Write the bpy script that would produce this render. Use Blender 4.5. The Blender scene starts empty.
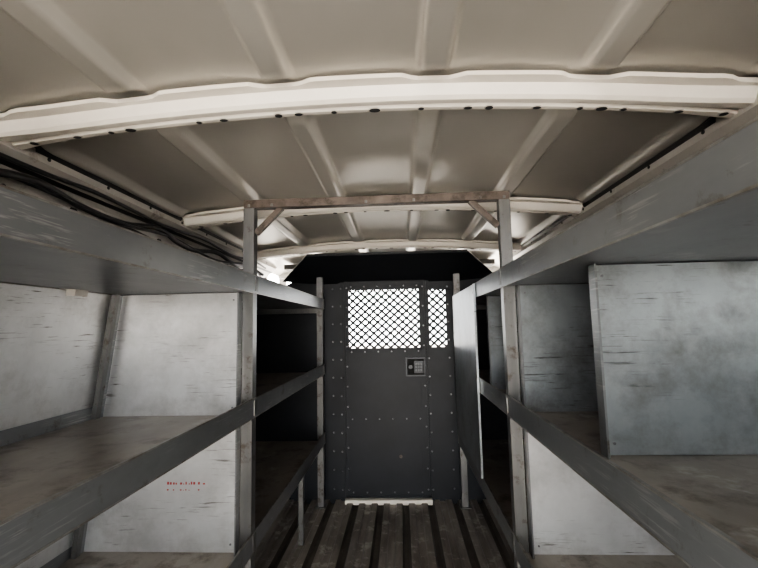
import bpy, bmesh, math, random
from mathutils import Vector, Matrix
random.seed(4)
C=-0.07   # van centre line (x)
# ---------------------------------------------------------------- materials
def new_mat(name):
    m=bpy.data.materials.new(name); m.use_nodes=True
    nt=m.node_tree; b=nt.nodes['Principled BSDF']
    return m,nt,b
def mat(name,c1,c2=None,scale=6,rough=.5,rough2=None,metal=0.0,stretch=(1,1,1),rust=None,rust_amt=.62,rust_scale=9,bump=0,scratch=None,detail=6,rw=.12,thr=.60,spec=.5):
    m,nt,b=new_mat(name); N=nt.nodes.new; L=nt.links.new
    tc=N('ShaderNodeTexCoord'); mp=N('ShaderNodeMapping'); mp.inputs['Scale'].default_value=stretch
    L(tc.outputs['Object'],mp.inputs['Vector'])
    n=N('ShaderNodeTexNoise'); n.inputs['Scale'].default_value=scale; n.inputs['Detail'].default_value=detail; n.inputs['Roughness'].default_value=.62
    L(mp.outputs[0],n.inputs['Vector'])
    r=N('ShaderNodeValToRGB'); r.color_ramp.elements[0].position=.32; r.color_ramp.elements[1].position=.68
    r.color_ramp.elements[0].color=(*c1,1); r.color_ramp.elements[1].color=(*(c2 or c1),1)
    L(n.outputs['Fac'],r.inputs[0]); out=r.outputs[0]
    if rust:
        n2=N('ShaderNodeTexNoise'); n2.inputs['Scale'].default_value=rust_scale; n2.inputs['Detail'].default_value=9; n2.inputs['Roughness'].default_value=.7
        L(tc.outputs['Object'],n2.inputs['Vector'])
        r2=N('ShaderNodeValToRGB'); r2.color_ramp.elements[0].position=rust_amt-rw/2; r2.color_ramp.elements[1].position=rust_amt+rw/2
        L(n2.outputs['Fac'],r2.inputs[0])
        mx=N('ShaderNodeMixRGB'); mx.inputs[2].default_value=(*rust,1)
        L(r2.outputs[0],mx.inputs[0]); L(out,mx.inputs[1]); out=mx.outputs[0]
    if scratch:
        # a few thin scuffs in different directions, broken up by a coarse mask
        mk=N('ShaderNodeTexNoise'); mk.inputs['Scale'].default_value=5; mk.inputs['Detail'].default_value=3
        L(tc.outputs['Object'],mk.inputs['Vector'])
        mkr=N('ShaderNodeValToRGB'); mkr.color_ramp.elements[0].position=.47; mkr.color_ramp.elements[1].position=.60
        L(mk.outputs['Fac'],mkr.inputs[0])
        for k,(rot,sc,ps) in enumerate((((.12,.25,0),(3,3,42),thr-.02),((.5,-.6,.4),(2.2,2.2,70),thr),((1.25,1.1,.2),(3,3,60),thr+.01))):
            mp3=N('ShaderNodeMapping'); mp3.inputs['Scale'].default_value=sc; mp3.inputs['Rotation'].default_value=rot; mp3.inputs['Location'].default_value=(k*3,k,0)
            L(tc.outputs['Object'],mp3.inputs['Vector'])
            n3=N('ShaderNodeTexNoise'); n3.inputs['Scale'].default_value=3; n3.inputs['Detail'].default_value=5; n3.inputs['Roughness'].default_value=.6
            L(mp3.outputs[0],n3.inputs['Vector'])
            r3=N('ShaderNodeValToRGB'); r3.color_ramp.elements[0].position=ps; r3.color_ramp.elements[1].position=ps+.07
            L(n3.outputs['Fac'],r3.inputs[0])
            mu=N('ShaderNodeMath'); mu.operation='MULTIPLY'; L(r3.outputs[0],mu.inputs[0]); L(mkr.outputs[0],mu.inputs[1])
            mx=N('ShaderNodeMixRGB'); mx.inputs[2].default_value=(*scratch,1)
            L(mu.outputs[0],mx.inputs[0]); L(out,mx.inputs[1]); out=mx.outputs[0]
    L(out,b.inputs['Base Color'])
    b.inputs['Roughness'].default_value=max(.33,rough)
    b.inputs['Metallic'].default_value=metal
    b.inputs['Specular IOR Level'].default_value=spec
    if bump:
        bp=N('ShaderNodeBump'); bp.inputs['Strength'].default_value=bump; bp.inputs['Distance'].default_value=.004
        L(n.outputs['Fac'],bp.inputs['Height']); L(bp.outputs[0],b.inputs['Normal'])
    return m
M_roof =mat('roof_primer',(.40,.38,.345),(.48,.46,.42),2.0,.33,None,0.45,stretch=(1,.5,1),detail=4)
M_bow  =mat('bow_paint',(.56,.515,.455),(.67,.625,.56),5,.38,None,0.0,rust=(.35,.26,.18),rust_amt=.78,rust_scale=12)
M_wall =mat('body_paint',(.20,.19,.178),(.29,.28,.26),4,.38,None,0.2,rust=(.10,.09,.08),rust_amt=.6,rust_scale=7)
M_rail =mat('rail_paint',(.34,.32,.29),(.46,.43,.39),4,.38,None,0.2,rust=(.18,.15,.13),rust_amt=.64,rust_scale=9)
M_rack =mat('rack_grey',(.145,.152,.158),(.205,.212,.217),7,.34,None,0.6,stretch=(1,.4,1),rust=(.10,.09,.08),rust_amt=.64,rust_scale=14,scratch=(.28,.28,.275),thr=.60)
M_edge =mat('rack_edge_worn',(.30,.30,.29),(.14,.12,.10),25,.35,None,0.7)
M_post =mat('post_grey',(.095,.095,.095),(.17,.167,.16),9,.38,None,0.6,stretch=(1,1,.3),rust=(.065,.052,.043),rust_amt=.60,rust_scale=22)
M_rust =mat('bar_rusty',(.055,.040,.032),(.125,.10,.085),14,.5,None,0.3,rust=(.035,.025,.018),rust_amt=.56,rust_scale=30)
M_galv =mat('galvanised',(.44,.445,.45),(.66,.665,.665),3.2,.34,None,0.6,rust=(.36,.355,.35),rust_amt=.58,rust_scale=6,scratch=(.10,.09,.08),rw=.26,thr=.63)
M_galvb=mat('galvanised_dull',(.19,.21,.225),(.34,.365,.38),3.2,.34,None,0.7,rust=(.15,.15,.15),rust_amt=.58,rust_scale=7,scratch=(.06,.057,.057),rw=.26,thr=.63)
M_deck =mat('shelf_deck',(.18,.155,.13),(.31,.275,.235),6,.38,None,0.35,stretch=(1,.5,1),rust=(.09,.07,.055),rust_amt=.59,rust_scale=9,rw=.16,scratch=(.40,.38,.35),thr=.62)
M_black=mat('partition_black',(.009,.010,.0125),(.015,.017,.021),5,.45,None,0.0,rust=(.028,.029,.033),rust_amt=.73,rust_scale=16,spec=.24)
M_dark =mat('hole_shade',(.01,.01,.01),None,5,.8)  # near-black, paints the shade inside holes and recesses
M_rivet=mat('rivet',(.13,.13,.14),(.22,.22,.23),30,.35,None,.7)
M_floor=mat('floor_worn',(.12,.102,.088),(.36,.325,.285),8,.38,None,0.25,stretch=(1.5,.25,1),rust=(.48,.45,.40),rust_amt=.60,rust_scale=12,bump=.4)
M_groove=mat('floor_groove',(.05,.042,.034),(.10,.086,.07),9,.6,None,0)
M_sill =mat('sill_white',(.62,.58,.50),(.72,.68,.6),9,.5)
M_cable_gap=mat('cable_gap_black',(.008,.008,.008),(.02,.02,.02),20,.45)  # for real cables and the painted dark gap at the rail
M_conc =mat('concrete',(.56,.52,.47),(.66,.62,.56),.8,.8)
M_red  =mat('red_ink',(.35,.05,.05),None,9,.6)
M_steel=mat('latch_steel',(.014,.016,.02),(.03,.034,.04),20,.4,None,.2)
M_key  =mat('key_grey',(.05,.055,.06),(.08,.085,.09),20,.45,None,.1)
M_blocker=mat('light_blocker_grey',(.10,.097,.09),(.14,.135,.125),30,.85)  # for the light-blocking slab added in the cab

# ---------------------------------------------------------------- builder
class B:
    def __init__(s): s.v=[];s.f=[];s.mi=[];s.mats=[];s.sm=[]
    def m(s,mt):
        if mt not in s.mats: s.mats.append(mt)
        return s.mats.index(mt)
    def add(s,vs,fs,mt,smooth=False):
        o=len(s.v); s.v+= [tuple(v) for v in vs]; k=s.m(mt)
        for f in fs: s.f.append([o+i for i in f]); s.mi.append(k); s.sm.append(smooth)
    def box(s,x0,x1,y0,y1,z0,z1,mt):
        vs=[(x,y,z) for x in (x0,x1) for y in (y0,y1) for z in (z0,z1)]
        s.add(vs,[(0,1,3,2),(4,6,7,5),(0,4,5,1),(2,3,7,6),(0,2,6,4),(1,5,7,3)],mt)
    def beam(s,a,b,w,h,mt,up=(0,0,1)):
        a=Vector(a);b=Vector(b);d=(b-a).normalized();u=Vector(up)
        sd=d.cross(u)
        if sd.length<1e-4: sd=d.cross(Vector((0,1,0)))
        sd.normalize();u=sd.cross(d)
        vs=[p+sd*i*w/2+u*j*h/2 for p in (a,b) for i,j in ((-1,-1),(1,-1),(1,1),(-1,1))]
        s.add(vs,[(0,3,2,1),(4,5,6,7),(0,1,5,4),(1,2,6,5),(2,3,7,6),(3,0,4,7)],mt)
    def prism(s,poly,fn,t0,t1,mt,caps=True):
        n=len(poly)
        vs=[fn(p,t0) for p in poly]+[fn(p,t1) for p in poly]
        fs=[(i,(i+1)%n,n+(i+1)%n,n+i) for i in range(n)]
        if caps: fs+=[tuple(range(n))[::-1],tuple(range(n,2*n))]
        s.add(vs,fs,mt)
    def cyl(s,c,axis,r,h,mt,n=10,dome=False,sx=1):
        c=Vector(c);a=Vector(axis).normalized()
        u=a.orthogonal().normalized()
        if abs(a.z)>.9:u=Vector((1,0,0))
        elif abs(a.y)>.9:u=Vector((1,0,0))
        w=a.cross(u)
        vs=[c+(u*math.cos(2*math.pi*i/n)*sx+w*math.sin(2*math.pi*i/n))*r for i in range(n)]
        k=.6 if dome else 1
        vs+=[c+a*h+(u*math.cos(2*math.pi*i/n)*sx+w*math.sin(2*math.pi*i/n))*r*k for i in range(n)]
        s.add(vs,[(i,(i+1)%n,n+(i+1)%n,n+i) for i in range(n)]+[tuple(range(n))[::-1],tuple(range(n,2*n))],mt)
    def obj(s,name,bevel=0):
        me=bpy.data.meshes.new(name); me.from_pydata(s.v,[],s.f)
        for mt in s.mats: me.materials.append(mt)
        for p,k,q in zip(me.polygons,s.mi,s.sm): p.material_index=k; p.use_smooth=q
        bm=bmesh.new(); bm.from_mesh(me); bmesh.ops.recalc_face_normals(bm,faces=bm.faces); bm.to_mesh(me); bm.free()
        o=bpy.data.objects.new(name,me); bpy.context.collection.objects.link(o)
        if bevel:
            md=o.modifiers.new('bev','BEVEL'); md.width=bevel; md.segments=2; md.limit_method='ANGLE'; md.angle_limit=.6
        return o

Y0,Y1=-0.62,2.56      # rear door sill / partition
ZR=1.46
def roofz(d): return ZR-.085*d*d
BOWS=[-.03,.765,1.48,2.21]
def sm(a,b,x):
    t=max(0,min(1,(x-a)/(b-a))); return t*t*(3-2*t)
# ---------------------------------------------------------------- roof (ceiling)
def build_roof():
    b=B()
    xs=[-.82+i*.0055 for i in range(int(1.64/.0055)+1)]
    ys=[];y=Y0
    while y<3.05: ys.append(y); y+=.02
    vs=[];
    for yy in ys:
        db=min(abs(yy-q) for q in BOWS)
        wy=sm(.050,.085,db) if yy<2.5 else 0
        for d in xs:
            dr=min(abs(d-r) for r in (-.70,-.42,-.14,.14,.42,.70))
            w=1-sm(.020,.031,dr)
            edge=sm(.70,.82,abs(d))
            # slight oil-canning of the sheet between the beads
            oc=.0022*math.sin(d*9.3+yy*3.1)*math.sin(yy*7.7+d*2.3)+.0012*math.sin(d*23+yy*11)
            vs.append((C+d,yy,roofz(d)-.022*w*wy-.02*edge*edge+oc))
    nx=len(xs)
    fs=[(j*nx+i,j*nx+i+1,(j+1)*nx+i+1,(j+1)*nx+i) for j in range(len(ys)-1) for i in range(nx-1)]
    b.add(vs,fs,M_roof,True)
    # outer skin so that no light leaks
    vs=[(C+d,yy,roofz(d)+.02) for yy in (Y0,3.05) for d in (-.82,-.5,0,.5,.82)]
    b.add(vs,[(i,i+1,5+i+1,5+i) for i in range(4)],M_roof)
    return b.obj('ceiling')
build_roof()
# ---------------------------------------------------------------- roof bows
def bow(yc,name):
    b=B(); n=112
    D=[-.79+i*1.58/n for i in range(n+1)]
    rows=[]
    for d in D:
        e=sm(.5,.79,abs(d)); hw=.024+.018*e*e
        dr=min(abs(abs(d)-r) for r in (.14,.42,.70))
        sc=.018-.012*(1-sm(.03,.06,dr))     # scalloped flange
        dp=.040; z=roofz(d)
        prof=[(-hw-.010-sc,-.006),(-hw-.010-sc,-.014),(-hw-.008,-.016),(-hw,-dp+.006),(-hw+.006,-dp),(-.008,-dp),(-.004,-dp+.005),(.004,-dp+.005),(.008,-dp),(hw-.006,-dp),(hw,-dp+.006),(hw+.008,-.012),(hw+.010+sc,-.010),(hw+.010+sc,-.004)]
        rows.append([(C+d,yc+p,z+q) for p,q in prof])
    m=len(rows[0]); vs=[v for r in rows for v in r]
    fs=[(i*m+j,i*m+(j+1)%m,(i+1)*m+(j+1)%m,(i+1)*m+j) for i in range(n) for j in range(m)]
    fs+=[tuple(range(m)),tuple(range(n*m,n*m+m))]
    b.add(vs,fs,M_bow)
    # stamped holes as dark discs, the shade inside put into the colour
    for k,d in enumerate([-.66,-.57,-.50,-.46,-.32,-.27,-.16,-.12,-.05,.03,.12,.21,.25,.34,.42,.46,.5,.6,.68]):
        z=roofz(d)-.040
        b.cyl((C+d,yc+.013,z+.001),(0,0,-1),.0050 if k%3 else .0068,.0018,M_dark,12,sx=1.6 if k%2 else 1.1)
        b.cyl((C+d,yc+.013,z+.0012),(0,0,-1),.0070 if k%3 else .0088,.0012,M_rail,12,sx=1.5 if k%2 else 1.1)
    return b.obj(name)
for q in BOWS: bow(q,'roof_bow')
# ---------------------------------------------------------------- floor
def build_floor():
    b=B()
    p=.142; dp=-.024
    seq=[]
    k=-7
    while k<8:
        cx=k*p
        for dx,z in ((-.061,dp),(-.052,0),(-.020,0),(-.015,-.008),(.015,-.008),(.020,0),(.052,0),(.061,dp)):
            if -.95<cx+dx<.95: seq.append((cx+dx,z))
        k+=1
    for (d0,z0),(d1,z1) in zip(seq,seq[1:]):
        g=(z0==dp or z1==dp)
        b.add([(C+d0,Y0,z0),(C+d1,Y0,z1),(C+d1,Y1+.02,z1),(C+d0,Y1+.02,z0)],[(0,1,2,3)],M_groove if g else M_floor)
    b.box(C-.95,C+.95,Y0,3.7,-.06,-.028,M_groove)
    b.box(C-.95,C+.95,Y0-.06,Y0,-.06,0.004,M_sill)
    return b.obj('floor')
build_floor()
# ---------------------------------------------------------------- side walls
PW=[(.93,0),(.92,.4),(.88,.75),(.835,1.1),(.815,1.25),(.805,1.40)]
def wd(z):
    for (d0,z0),(d1,z1) in zip(PW,PW[1:]):
        if z<=z1: return d0+(d1-d0)*(z-z0)/(z1-z0)
    return PW[-1][0]
def build_wall(s,name):
    b=B()
    prof=PW+[(.825,1.44)]+[(d+.06,z) for d,z in PW[::-1]]
    b.prism(prof,lambda p,t:(C+s*p[0],t,p[1]),Y0,Y1+.05,M_wall)
    # roof side rail
    rail=[(.800,1.405),(.725,1.412),(.700,1.395),(.700,1.372),(.745,1.335),(.765,1.28),(.808,1.27)]
    b.prism(rail,lambda p,t:(C+s*p[0],t,p[1]),Y0,Y1,M_rail)
    b.prism([(.722,1.352),(.732,1.345),(.738,1.352),(.728,1.36)],lambda p,t:(C+s*p[0],t,p[1]),Y0,Y1,M_cable_gap)
    segs=[(Y0,BOWS[0]-.06)]+[(BOWS[i]+.06,BOWS[i+1]-.06) for i in range(3)]
    for a,c in segs:
        b.prism([(.692,1.396),(.700,1.388),(.708,1.398),(.704,1.414)],lambda p,t:(C+s*p[0],t,p[1]),a,c,M_cable_gap)  # black strip painting the shaded gap between roof and rail
    y=Y0+.1;k=0
    while y<Y1:
        b.cyl((C+s*.7535,y,1.308),(-s,0,.25),.006 if k%2 else .012,.004,M_dark,10)
        b.cyl((C+s*.7005,y+.05,1.384),(-s,0,0),.0045,.002,M_dark,8)
        y+=.19;k+=1
    # pillars above top shelf
    for yy in (-.03,.73,1.10,1.48,1.85,2.21):
        vs=[]
        for z,h in ((1.10,.035),(1.20,.04),(1.30,.055)):
            w=wd(z)
            for yo,dd in ((-h,0.0),(-h+.012,-.035),(h-.012,-.035),(h,0)):
                vs.append((C+s*(w+dd),yy+yo,z))
        b.add(vs,[(i*4+j,i*4+j+1,(i+1)*4+j+1,(i+1)*4+j) for i in range(2) for j in range(3)],M_rail)
        b.cyl((C+s*(wd(1.24)-.036),yy,1.24),(-s,0,0),.014,.003,M_dark,12)
    return b.obj(name)
build_wall(-1,'wall_left'); build_wall(1,'wall_right')
def cable(name,specs):
    cu=bpy.data.curves.new(name,'CURVE'); cu.dimensions='3D'; cu.bevel_depth=.0065; cu.bevel_resolution=3
    for pts,k in specs:
        sp=cu.splines.new('BEZIER'); sp.bezier_points.add(len(pts)-1)
        for p,q in zip(sp.bezier_points,pts): p.co=q; p.radius=k; p.handle_left_type=p.handle_right_type='AUTO'
    o=bpy.data.objects.new(name,cu); bpy.context.collection.objects.link(o); cu.materials.append(M_cable_gap); return o
def run(s,x,z,ax,az,f,ph): return [(C+s*x+ax*math.sin(i*f+ph),-.5+i*.15,z+az*math.sin(i*f*1.3+ph)) for i in range(20)]
cable('wiring_loom',[(run(-1,.722,1.322,.012,.012,1.7,0),1.3),(run(-1,.715,1.315,.014,.012,1.1,2),.7),(run(-1,.735,1.292,.012,.022,.9,1),.6),(run(-1,.70,1.352,.004,.006,1.3,3),.8)])
cable('wiring_loom',[(run(1,.745,1.322,.005,.006,1.3,1),.8),(run(1,.735,1.30,.008,.012,.9,0),.5)])

# ---------------------------------------------------------------- racks
XF={-1:-.457,1:.312}       # aisle face
YM=1.30
YP=[-.50,YM,2.46]      # posts
TIERS=[.40,.79,1.17]
def rack(s):
    b=B(); xf=XF[s]
    pw=.034
    for i,yp in enumerate(YP):
        top=1.385 if i<2 else 1.30
        b.box(min(xf,xf+s*pw),max(xf,xf+s*pw),yp-pw/2,yp+pw/2,.0,top,M_post)
        b.box(xf-.012-(0 if s>0 else pw), xf+.012+(pw if s>0 else 0), yp-.03,yp+.03,.0,.006,M_post)
        b.beam((C+s*(wd(0)-.03),yp,0),(C+s*(wd(.75)-.03),yp,.75),.03,.03,M_post,(0,1,0))
        b.beam((C+s*(wd(.75)-.03),yp,.75),(C+s*(wd(1.25)-.03),yp,1.24),.03,.03,M_post,(0,1,0))
    for ti,zt in enumerate(TIERS):
        xw=C+s*(wd(zt)-.014)
        zd=zt-.048
        ylo,yhi=YP[0]-.02,YP[2]+.02
        x0=xf-s*.004
        b.box(min(x0,xf),max(x0,xf),ylo,yhi,zt-.056,zt,M_rack)
        b.box(min(xf,xf+s*.03),max(xf,xf+s*.03),ylo,yhi,zt-.056,zt-.052,M_rack)
        # rolled worn edges of the angle
        b.beam((xf-s*.002,ylo,zt),(xf-s*.002,yhi,zt),.0055,.003,M_edge)
        b.beam((xf-s*.002,ylo,zt-.056),(xf-s*.002,yhi,zt-.056),.0055,.003,M_edge)
        b.box(min(xf,xw),max(xf,xw),ylo,yhi,zd-.001,zd+.002,M_deck)
        b.box(min(xf+s*.03,xw),max(xf+s*.03,xw),ylo,yhi,zd-.004,zd-.001,M_rack)
        b.box(min(xw,xw-s*.004),max(xw,xw-s*.004),ylo,yhi,zd,zt-.01,M_rack)
        for yp in (YP[0],YP[1],YP[2]):
            b.box(min(xf+s*.034,xw),max(xf+s*.034,xw),yp-.015,yp+.015,zd-.032,zd-.004,M_post)
        for yp in YP: b.box(min(xf-s*.006,xf),max(xf-s*.006,xf),yp-.012,yp+.012,zt-.05,zt-.006,M_post)
    return b
def tpanel(b,s,y,z0,z1,mt,xin,flange=True,rivets=True):
    i0=xin; w0=C+s*(wd(z0)-.02); w1=C+s*(wd(z1)-.02)
    vs=[(i0,y,z0),(w0,y,z0),(w1,y,z1),(i0,y,z1)]
    vs+= [(x,y+.003,z) for x,_,z in vs]
    b.add(vs,[(0,1,2,3),(7,6,5,4),(0,4,5,1),(1,5,6,2),(2,6,7,3),(3,7,4,0)],mt)
    if flange:
        b.box(min(i0,i0-s*.004),max(i0,i0-s*.004),y-.024,y+.004,z0,z1,M_rack)
        b.beam((w0-s*.006,y-.006,z0),(w1-s*.006,y-.006,z1),.012,.012,M_rack,(0,1,0))
    if rivets:
        for t in (.06,.94):
            z=z0+(z1-z0)*t
            b.cyl((i0+s*.02,y,z),(0,-1,0),.003,.002,M_rivet,8)
def wpanel(b,s,y0,y1,z0,z1,mt,off=.016):
    vs=[(C+s*(wd(z)-off),y,z) for y in (y0,y1) for z in (z0,z1)]+[(C+s*(wd(z)-off+.003),y,z) for y in (y0,y1) for z in (z0,z1)]
    b.add(vs,[(0,1,3,2),(4,6,7,5),(0,2,6,4),(1,5,7,3),(0,4,5,1),(2,3,7,6)],mt)

YE=YM-.025
b=rack(-1)
for z0,z1 in ((.354,.728),(.745,1.115)):
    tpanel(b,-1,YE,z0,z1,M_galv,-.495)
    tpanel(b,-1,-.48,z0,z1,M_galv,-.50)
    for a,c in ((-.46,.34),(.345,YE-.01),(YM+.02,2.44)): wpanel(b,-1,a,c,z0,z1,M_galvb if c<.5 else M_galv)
    b.beam((C-(wd(z0)-.02),.343,z0),(C-(wd(z1)-.02),.343,z1),.02,.006,M_rack,(0,1,0))
    b.beam((C-(wd(z0)-.03),YE-.03,z0),(C-(wd(z1)-.03),YE-.03,z1),.014,.02,M_post,(0,1,0))
# inventory ink marks on lower panel
random.seed(2)
x=-.71
while x<-.60:
    w=random.uniform(.002,.006); h=random.uniform(.003,.008)
    b.box(x,x+w,YE-.0012,YE,.545,.545+h,M_red)
    if random.random()<.6: b.box(x,x+w*.8,YE-.0012,YE,.528,.528+h*.5,M_red)
    x+=w+random.uniform(.002,.010)
b.beam((-.49,2.05,-.0),(-.49,2.05,.35),.022,.022,M_post,(0,1,0))
b.obj('shelving_rack')

b=rack(1)
for z0,z1 in ((.354,.728),(.745,1.115)):
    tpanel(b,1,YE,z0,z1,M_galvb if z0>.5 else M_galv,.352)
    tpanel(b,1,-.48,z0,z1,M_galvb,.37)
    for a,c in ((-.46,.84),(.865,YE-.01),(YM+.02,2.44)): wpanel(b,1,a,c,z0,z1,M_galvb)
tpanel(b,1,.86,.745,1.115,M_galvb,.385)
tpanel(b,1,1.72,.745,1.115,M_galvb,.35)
b.box(.301,.304,1.73,2.44,.405,1.168,M_galvb)
b.box(.297,.305,1.72,1.735,.405,1.168,M_galvb)
for i in range(9):
    b.cyl((.301,1.75,.43+i*.088),(-1,0,0),.004,.003,M_rivet,8)
    b.cyl((.301,2.42,.43+i*.088),(-1,0,0),.004,.003,M_rivet,8)
b.obj('shelving_rack')

# cross bar with gussets joining both racks
b=B()
b.box(-.491,.346,YM-.017,YM+.017,1.386,1.412,M_rust)
b.beam((-.455,YM,1.305),(-.372,YM,1.388),.018,.018,M_rust,(0,1,0))
b.beam((.310,YM,1.305),(.227,YM,1.388),.018,.018,M_rust,(0,1,0))
for x in (-.40,-.474,.255,.329,-.1,.05): b.box(x-.004,x+.004,YM-.019,YM-.016,1.388,1.398,M_post)
b.obj('rack_crossbar',.002)

# ---------------------------------------------------------------- partition
def diamond(b,x0,x1,z0,z1,y,w=.050,h=.044,t=.0145):
    sl=h/w
    for sgn in (1,-1):
        c=-40*h
        while c<60*h:
            def zz(x): return z0+c+sgn*sl*(x-x0)
            xs=[x for x in (x0,x1) if z0<=zz(x)<=z1]
            for zq in (z0,z1):
                x=x0+(zq-z0-c)/(sgn*sl)
                if x0<x<x1: xs.append(x)
            if len(xs)>=2:
                xa,xb=min(xs),max(xs)
                if xb-xa>.003: b.beam((xa,y+(.0015 if sgn>0 else -.0015),zz(xa)),(xb,y+(.0015 if sgn>0 else -.0015),zz(xb)),.004,t,M_black,Vector((-sgn*sl,0,1)).normalized())
            c+=h
P=Y1
b=B()
dx0,dx1=-.345,.152      # door
def sheet(poly,y,t,mt): b.prism(poly,lambda p,q:(p[0],q,p[1]),y,y+t,mt)
sheet([(C-.93,-.03),(dx0+.008,-.03),(dx0+.008,1.31),(C-.55,1.31),(C-.82,1.18)],P,.004,M_black)
wz0,wz1=.875,1.225
sx0,sx1=.172,.272
sheet([(dx1-.008,-.03),(C+.93,-.03),(C+.88,wz0),(dx1-.008,wz0)],P,.004,M_black)
sheet([(dx1-.008,wz1),(C+.82,wz1-.04),(C+.55,1.31),(dx1-.008,1.31)],P,.004,M_black)
b.box(dx1-.008,sx0,P,P+.004,wz0,wz1,M_black)
sheet([(sx1,wz0),(C+.88,wz0),(C+.82,wz1-.04),(sx1,wz1)],P,.004,M_black)
diamond(b,sx0,sx1,wz0,wz1,P+.008)
b.box(dx0-.03,dx0-.002,P-.014,P,.0,1.31,M_black)
b.box(dx1+.002,dx1+.018,P-.014,P,.0,1.31,M_black)
b.box(-.47,.35,P-.014,P,1.287,1.32,M_black)
b.box(dx0,dx1,P-.001,P+.01,-.03,.03,M_black)
b.box(dx0-.002,dx1+.002,P-.05,P-.013,-.012,.014,M_sill)
for i in range(12):
    z=.06+i*.107
    for x in (dx0-.018,dx0-.07,dx1+.010,.285): 
        if not(x>.16 and wz0-.02<z<wz1+.02 and x<.28): b.cyl((x,P-(.014 if x in(dx0-.018,dx1+.010) else 0),z),(0,-1,0),.006,.004,M_rivet,8,True)
# slanted header
hy0,hz0,hy1,hz1=2.50,1.305,2.27,1.402
vs=[(C-.64,hy0,hz0-.02),(C-.60,hy0-.03,hz0+.012),(C-.44,hy1,hz1),(C+.44,hy1,hz1),(C+.60,hy0-.03,hz0+.012),(C+.64,hy0,hz0-.02),(C+.42,P,1.27),(C-.42,P,1.27)]
vs2=[(x,y+.006,z+.006) for x,y,z in vs]
n=len(vs)
fr=[(0,1,7),(1,2,7),(2,3,6,7),(3,4,6),(4,5,6)]
b.add(vs+vs2,fr+[tuple(n+i for i in f[::-1]) for f in fr]+[(i,(i+1)%n,n+(i+1)%n,n+i) for i in range(n)],M_black)
b.beam((C-.44,hy1,hz1),(C+.44,hy1,hz1),.012,.014,M_black)
for i in range(9): b.cyl((C-.36+i*.09,2.50,1.305),(0,-1,-.5),.005,.004,M_rivet,8,True)
b.obj('partition_bulkhead')
# door
b=B(); y=P-.014; t=.012
b.box(dx0,-.315,y,y+t,.02,1.285,M_black)
b.box(.110,dx1,y,y+t,.02,1.285,M_black)
b.box(-.315,.110,y,y+t,.02,wz0,M_black)
b.box(-.315,.110,y,y+t,wz1,1.285,M_black)
diamond(b,-.315,.110,wz0,wz1,y+.008)
for x in (dx0+.004,dx1-.004): b.box(x-.004,x+.004,y-.008,y,.02,1.285,M_black)
b.box(dx0,dx1,y-.008,y,.02,.03,M_black); b.box(dx0,dx1,y-.008,y,1.277,1.285,M_black)
for x0_,x1_ ,z0_,z1_ in ((-.325,.120,wz0-.012,wz0-.002),(-.325,.120,wz1+.002,wz1+.012),(-.327,-.317,wz0-.012,wz1+.012),(.112,.122,wz0-.012,wz1+.012)):
    b.box(x0_,x1_,y-.003,y,z0_,z1_,M_black)
for i in range(11):
    z=.06+i*.118
    for x in (dx0+.018,dx1-.018): b.cyl((x,y,z),(0,-1,0),.006,.004,M_rivet,8,True)
for i in range(6):
    for z in (wz0-.022,wz1+.022,.045,.46): b.cyl((-.30+i*.08,y,z),(0,-1,0),.0055,.004,M_rivet,8,True)
# paddle latch with key pad
b.box(.022,.138,y-.006,y,.705,.815,M_steel)
b.box(.030,.130,y-.008,y-.005,.713,.807,M_dark)
b.box(.072,.124,y-.014,y-.006,.725,.795,M_steel)
for i in range(3):
    for j in range(3): b.box(.078+i*.015,.088+i*.015,y-.016,y-.013,.735+j*.018,.747+j*.018,M_key)
b.cyl((.050,y-.006,.76),(0,-1,0),.012,.010,M_key,14)
b.cyl((-.02,y,.245),(0,-1,0),.010,.001,M_rust,9)
b.obj('door_1',.0012)

# ---------------------------------------------------------------- cab beyond the partition
b=B()
for s in (-1,1):
    b.box(min(C+s*.93,C+s*.99),max(C+s*.93,C+s*.99),Y1+.05,3.75,-.06,.72,M_wall)
    b.beam((C+s*.95,3.75,.72),(C+s*.80,3.05,1.44),.05,.05,M_wall)
    b.beam((C+s*.84,2.63,.7),(C+s*.81,2.63,1.44),.05,.08,M_wall,(0,1,0))
b.box(C-.66,C+.66,2.60,3.05,1.375,1.405,M_blocker)  # unseen slab added to keep windshield light off the roof
b.box(C-.82,C+.82,3.02,3.08,1.37,1.45,M_wall)
b.box(C-.95,C+.95,3.45,3.75,.55,.72,M_black)
b.box(C-.95,C+.95,3.72,3.76,-.06,.6,M_black)
b.obj('cab_body')
b=B(); b.box(-40,40,-40,40,-.70,-.65,M_conc); b.obj('ground')

# ---------------------------------------------------------------- light
w=bpy.data.worlds.new('World'); bpy.context.scene.world=w; w.use_nodes=True
bg=w.node_tree.nodes['Background']; bg.inputs[0].default_value=(.985,.985,.98,1); bg.inputs[1].default_value=16.0
sd=bpy.data.lights.new('sun','SUN'); sd.energy=48; sd.angle=.02; sd.color=(1,.95,.885)
so=bpy.data.objects.new('sun',sd); bpy.context.collection.objects.link(so)
so.rotation_euler=(math.radians(-38),math.radians(18),0)  # high sun
try: bpy.context.scene.view_settings.look='AgX - Medium High Contrast'
except Exception: pass
# ---------------------------------------------------------------- camera
cd=bpy.data.cameras.new('camera'); co=bpy.data.objects.new('camera',cd); bpy.context.collection.objects.link(co)
cd.sensor_width=36; cd.lens=420/758*36; cd.clip_start=.02
R=Matrix.Rotation(math.radians(2.86),4,'Z')@Matrix.Rotation(math.radians(95.85),4,'X')@Matrix.Rotation(math.radians(-1.2),4,'Z')
co.matrix_world=Matrix.Translation((0,0,1.0))@R
bpy.context.scene.camera=co
